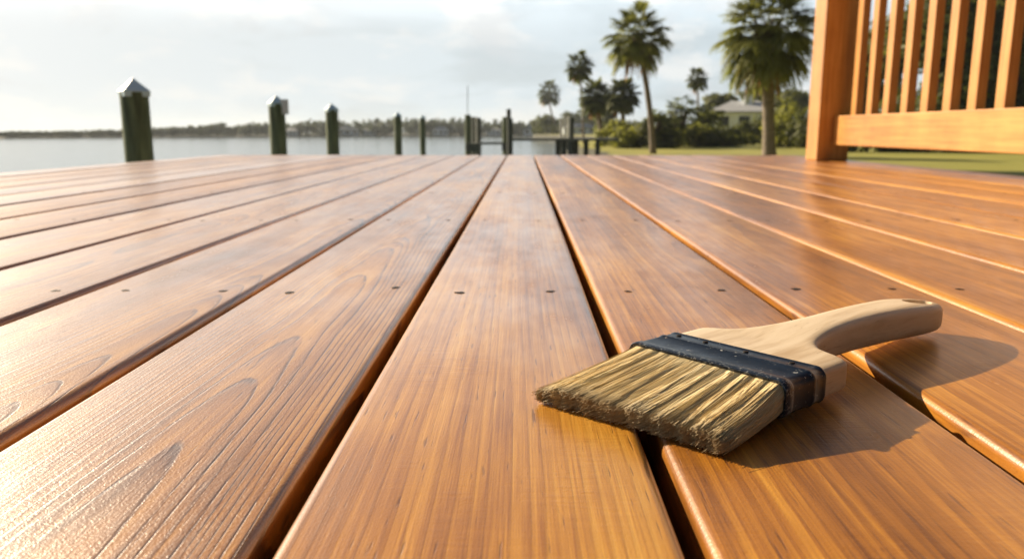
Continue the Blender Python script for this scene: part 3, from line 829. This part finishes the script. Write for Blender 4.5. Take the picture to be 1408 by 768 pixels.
# local axes: x towards the handle, y across (negative y = towards the lens side), z up
def smooth_interp(tab, u):
    n = len(tab)
    if u <= tab[0][0]: return tab[0][1:]
    if u >= tab[-1][0]: return tab[-1][1:]
    for i in range(n - 1):
        if tab[i][0] <= u <= tab[i + 1][0]:
            p0, p1, p2, p3 = tab[max(i - 1, 0)], tab[i], tab[i + 1], tab[min(i + 2, n - 1)]
            h = p2[0] - p1[0]; s = (u - p1[0]) / h
            out = []
            for c in range(1, len(p1)):
                m1 = (p2[c] - p0[c]) / max(1e-9, p2[0] - p0[0]) * h; m2 = (p3[c] - p1[c]) / max(1e-9, p3[0] - p1[0]) * h
                d = p2[c] - p1[c]
                if (p1[c] - p0[c]) * d <= 0: m1 = 0
                if (p3[c] - p2[c]) * d <= 0: m2 = 0
                m1 = max(-3 * abs(d), min(3 * abs(d), m1)); m2 = max(-3 * abs(d), min(3 * abs(d), m2))
                out.append((2 * s**3 - 3 * s**2 + 1) * p1[c] + (s**3 - 2 * s**2 + s) * m1 + (-2 * s**3 + 3 * s**2) * p2[c] + (s**3 - s**2) * m2)
            return out
# u, right half width, left half width, thickness, centre height, centre y, squareness
HT = [(.030, .0495, .0495, .0180, .0132, 0, 8), (.056, .0495, .0495, .0180, .0132, 0, 8), (.0635, .0485, .0490, .0180, .0134, 0, 8),
      (.0660, .0450, .0470, .0180, .0136, 0, 7.5), (.0680, .0380, .0430, .0180, .0138, -.0006, 7), (.0715, .0290, .0370, .0180, .0141, -.0015, 6.5), (.079, .0215, .0295, .0184, .0148, -.0025, 6),
      (.092, .0170, .0220, .0192, .0160, -.0045, 5.5), (.110, .0146, .0170, .0204, .0172, -.0075, 5), (.130, .0142, .0148, .0214, .0180, -.0105, 4.8),
      (.155, .0150, .0150, .0222, .0182, -.0140, 4.6), (.180, .0165, .0165, .0222, .0176, -.0170, 4.4), (.205, .0178, .0178, .0214, .0164, -.0195, 4.6), (.222, .0165, .0165, .0198, .0152, -.0210, 4.4),
      (.232, .0125, .0125, .0180, .0147, -.0218, 3.6), (.2375, .0082, .0082, .0145, .0140, -.0222, 2.3), (.2395, .0025, .0025, .005, .0139, -.0224, 2.1)]
HT = [((u if u < .13 else .13 + (u - .13) * 1.10), ar, al, th, hc, yc * 0.62, e) for (u, ar, al, th, hc, yc, e) in HT]
U_END = HT[-1][0]
def build_handle():
    mb = MB(); n = 56; us = []
    u = .030
    while u < U_END - .0004:
        us.append(u); u += .0012 if (.057 < u < .090 or u > .232) else .003
    us.append(U_END)
    vs, fs = [], []
    for u in us:
        ar, al, th, hc, yc, e = smooth_interp(HT, u)
        for k in range(n):
            a = 2 * math.pi * k / n; ca, sa = math.cos(a), math.sin(a)
            yy = (abs(ca) ** (2 / e)) * (al if ca > 0 else -ar); zz = (abs(sa) ** (2 / e)) * (th / 2) * (1 if sa > 0 else -1)
            vs.append((u, yc + yy, hc + zz))
    for i in range(len(us) - 1):
        for k in range(n): fs.append((i * n + k, i * n + (k + 1) % n, (i + 1) * n + (k + 1) % n, (i + 1) * n + k))
    fs.append(tuple(range(n))[::-1]); fs.append(tuple(range((len(us) - 1) * n, len(us) * n)))
    fs = [f[::-1] for f in fs]
    mb.add(vs, fs)
    o = mb.build('handle', M['handle'], brush, smooth=True)
    # hanging hole drilled through the end
    c = MB(); c.tube([(.2255, -.0148, -.02), (.2255, -.0148, .05)], .0088, 24)
    for i, v in enumerate(c.v): c.v[i] = (.2255 + (v[0] - .2255) * 1.5, v[1], v[2])
    cut = c.build('cutter', M['handle'])
    md = o.modifiers.new('hole', 'BOOLEAN'); md.operation = 'DIFFERENCE'; md.object = cut; md.solver = 'EXACT'
    cut.parent = brush
    bpy.context.view_layer.update()
    dg = bpy.context.evaluated_depsgraph_get()
    me = bpy.data.meshes.new_from_object(o.evaluated_get(dg))
    o.modifiers.clear(); o.data = me
    me.polygons.foreach_set('use_smooth', [True] * len(me.polygons))
    try: me.set_sharp_from_angle(angle=R(42))
    except Exception: pass
    bpy.data.objects.remove(cut, do_unlink=True)
build_handle()
def rr_section(hw, th, hc, rad, seg=6):
    out = []
    for cx, cz, a0 in ((hw - rad, th / 2 - rad, 0), (-hw + rad, th / 2 - rad, 90), (-hw + rad, -th / 2 + rad, 180), (hw - rad, -th / 2 + rad, 270)):
        for k in range(seg + 1):
            a = R(a0 + 90 * k / seg); out.append((cx + rad * math.cos(a), hc + cz + rad * math.sin(a)))
    return out
def build_ferrule():
    mb = MB(); hc = .0132
    prof = [(.0100, -.0014, 0), (.0004, -.0012, 1), (0.0, 0, 1), (.0008, .0004, 1), (.0035, .0005, 1), (.0060, .0004, .9), (.0068, .0000, .4), (.0080, .0000, .1), (.0300, .0000, 0), (.0312, .0004, .25), (.0330, .0006, .3),
            (.0348, .0004, .25), (.0360, .0000, 0), (.0455, .0001, .1), (.0470, .0005, .35), (.0482, .0003, .4), (.0484, -.0006, .3)]
    prof = [(u if u < .007 else .007 + (u - .007) * .74, e, w) for u, e, w in prof]
    vs, fs = [], []; n = None
    for u, e, w in prof:
        sec = rr_section(.0505 + e, .0190 + 2 * e, hc, .0052 + e * .5); n = len(sec)
        vs += [(u, y, z) for y, z in sec]
    for i in range(len(prof) - 1):
        for k in range(n): fs.append((i * n + k, i * n + (k + 1) % n, (i + 1) * n + (k + 1) % n, (i + 1) * n + k))
    fs = [f[::-1] for f in fs]
    mb.add(vs, fs)
    mb.r = [w for (_, _, w) in prof for _ in range(n)]
    o = mb.build('ferrule', M['ferrule'], brush, smooth=True)
    try: o.data.set_sharp_from_angle(angle=R(35))
    except Exception: pass
    nl = None
    for y in (.040, .021, -.006, -.034):
        nb = MB(); nb.tube([(0, 0, 0), (0, 0, .0007), (0, 0, .0009)], [.0016, .0015, .0008], 10)
        nn = nb.build('nail', M['screw'], o, loc=(.0323, y, .0226))
build_ferrule()
def build_bristles():
    random.seed(99)
    V, F, RN, TP = [], [], [], []
    hw = .0488
    ncl = 24
    cl = [(-hw + 2 * hw * (i + .5) / ncl + random.uniform(-.0008, .0008)) for i in range(ncl)]
    cdz = [random.uniform(-.0012, .0010) for _ in range(ncl)]; clen = [random.uniform(-.0006, .0006) for _ in range(ncl)]; cton = [random.uniform(-.12, .12) for _ in range(ncl)]
    cslant = [random.uniform(-.0022, .0022) for _ in range(ncl)]
    def strand(y0, z0, loose=0.0):
        # y positive = far/left side of the picture
        f = (y0 + hw) / (2 * hw); top = (z0 - .006) / .0165
        ci = min(range(ncl), key=lambda i: abs(cl[i] - y0))
        L = .0525 + .0150 * f + clen[ci] + random.gauss(0, .0013) - abs(random.gauss(0, .001))
        spread = 1.09
        yc = cl[ci] * spread + cslant[ci]
        y1 = yc + (y0 - cl[ci]) * random.uniform(.75, 1.12) + random.gauss(0, .0012)
        zt = .0012 + (.0095 + cdz[ci] * .8) * max(0, top) ** .9 + random.uniform(-.0005, .0008)
        zt = max(.0008, zt - .0035 * max(0, abs(y0) / hw - .82) / .18 * top)
        if loose: y1 += random.gauss(0, .004) * loose; zt = max(.0008, zt + random.gauss(0, .0025) * loose); L += random.uniform(-.006, .004) * loose
        nseg = 6; pts = []
        curl = random.gauss(0, .0007); curlz = random.gauss(0, .0005)
        gap = (y0 - cl[ci]) / (hw / ncl)
        for i in range(nseg + 1):
            s = i / nseg
            y = y0 + (y1 - y0) * (s ** 1.25) + curl * math.sin(s * math.pi)
            z = z0 + (zt - z0) * (1.35 * s - .35 * s * s) + curlz * math.sin(s * 3.0)
            # strands at a clump's rim sink a little, which opens furrows between tufts
            z -= .0007 * min(1.2, abs(gap)) ** 2 * math.sin(min(1, s * 1.3) * math.pi * .8) * max(0, top)
            if s > .85: z -= .0012 * (s - .85) / .15 * random.random() * top
            pts.append(Vector((.004 - (L + .004) * s, y, max(.0006, z))))
        rad = random.uniform(.00013, .00026)
        rn = min(1, max(0, random.gauss(.58, .15) + cton[ci] - .08 * abs(gap)))
        o = len(V)
        for i, p in enumerate(pts):
            s = i / nseg; r = rad * (1 - .35 * s)
            for k in range(3):
                a = 2.094 * k + ci
                V.append((p.x, p.y + r * math.cos(a), p.z + r * math.sin(a))); RN.append(rn)
                TP.append(max(0, (s - .84) / .16) ** 2.0)
        for i in range(nseg):
            for k in range(3): F.append((o + i * 3 + k, o + i * 3 + (k + 1) % 3, o + (i + 1) * 3 + (k + 1) % 3, o + (i + 1) * 3 + k))
        F.append((o + nseg * 3, o + nseg * 3 + 1, o + nseg * 3 + 2))
    def sec(z): return hw - max(0, .004 - min(z - .0045, .0222 - z)) * .8
    for _ in range(16500):
        top = 1 - random.random() ** 2 * .35 if random.random() < .6 else random.random()
        z = .0050 + .0168 * top
        strand(random.uniform(-1, 1) * sec(z), z)
    for _ in range(1800):                         # the right flank that faces the viewer
        z = random.uniform(.0050, .0215); strand(-sec(z) + random.uniform(0, .0018), z)
    for _ in range(600):
        z = random.uniform(.0050, .0215); strand(sec(z) - random.uniform(0, .0015), z)
    for _ in range(170): strand(random.uniform(-hw, hw), random.uniform(.014, .0217), .8)
    for _ in range(16): strand(-hw + random.uniform(0, .004), random.uniform(.006, .018), 1.6)
    me = bpy.data.meshes.new('bristles'); me.from_pydata(V, [], F)
    a = me.attributes.new('rnd', 'FLOAT', 'POINT'); a.data.foreach_set('value', RN)
    a = me.attributes.new('tip', 'FLOAT', 'POINT'); a.data.foreach_set('value', TP)
    me.polygons.foreach_set('use_smooth', [True] * len(me.polygons)); me.materials.append(M['bristle']); me.update()
    o = bpy.data.objects.new('bristles', me); COL.objects.link(o); o.parent = brush
build_bristles()

# ------------------------------------------------------------------ sea air
hm = bpy.data.materials.new('sea_haze'); hm.use_nodes = True
ht = hm.node_tree; ht.nodes.clear()
ho = ht.nodes.new('ShaderNodeOutputMaterial'); hv = ht.nodes.new('ShaderNodeVolumePrincipled')
hv.inputs['Color'].default_value = (0.84, 0.93, 1.0, 1); hv.inputs['Density'].default_value = 0.00028; hv.inputs['Anisotropy'].default_value = 0.25
ht.links.new(hv.outputs[0], ho.inputs['Volume'])
mb = MB(); mb.box((-1700, -300, -9), (1700, 2000, 22))
tag(mb.build('haze', hm), kind='stuff')
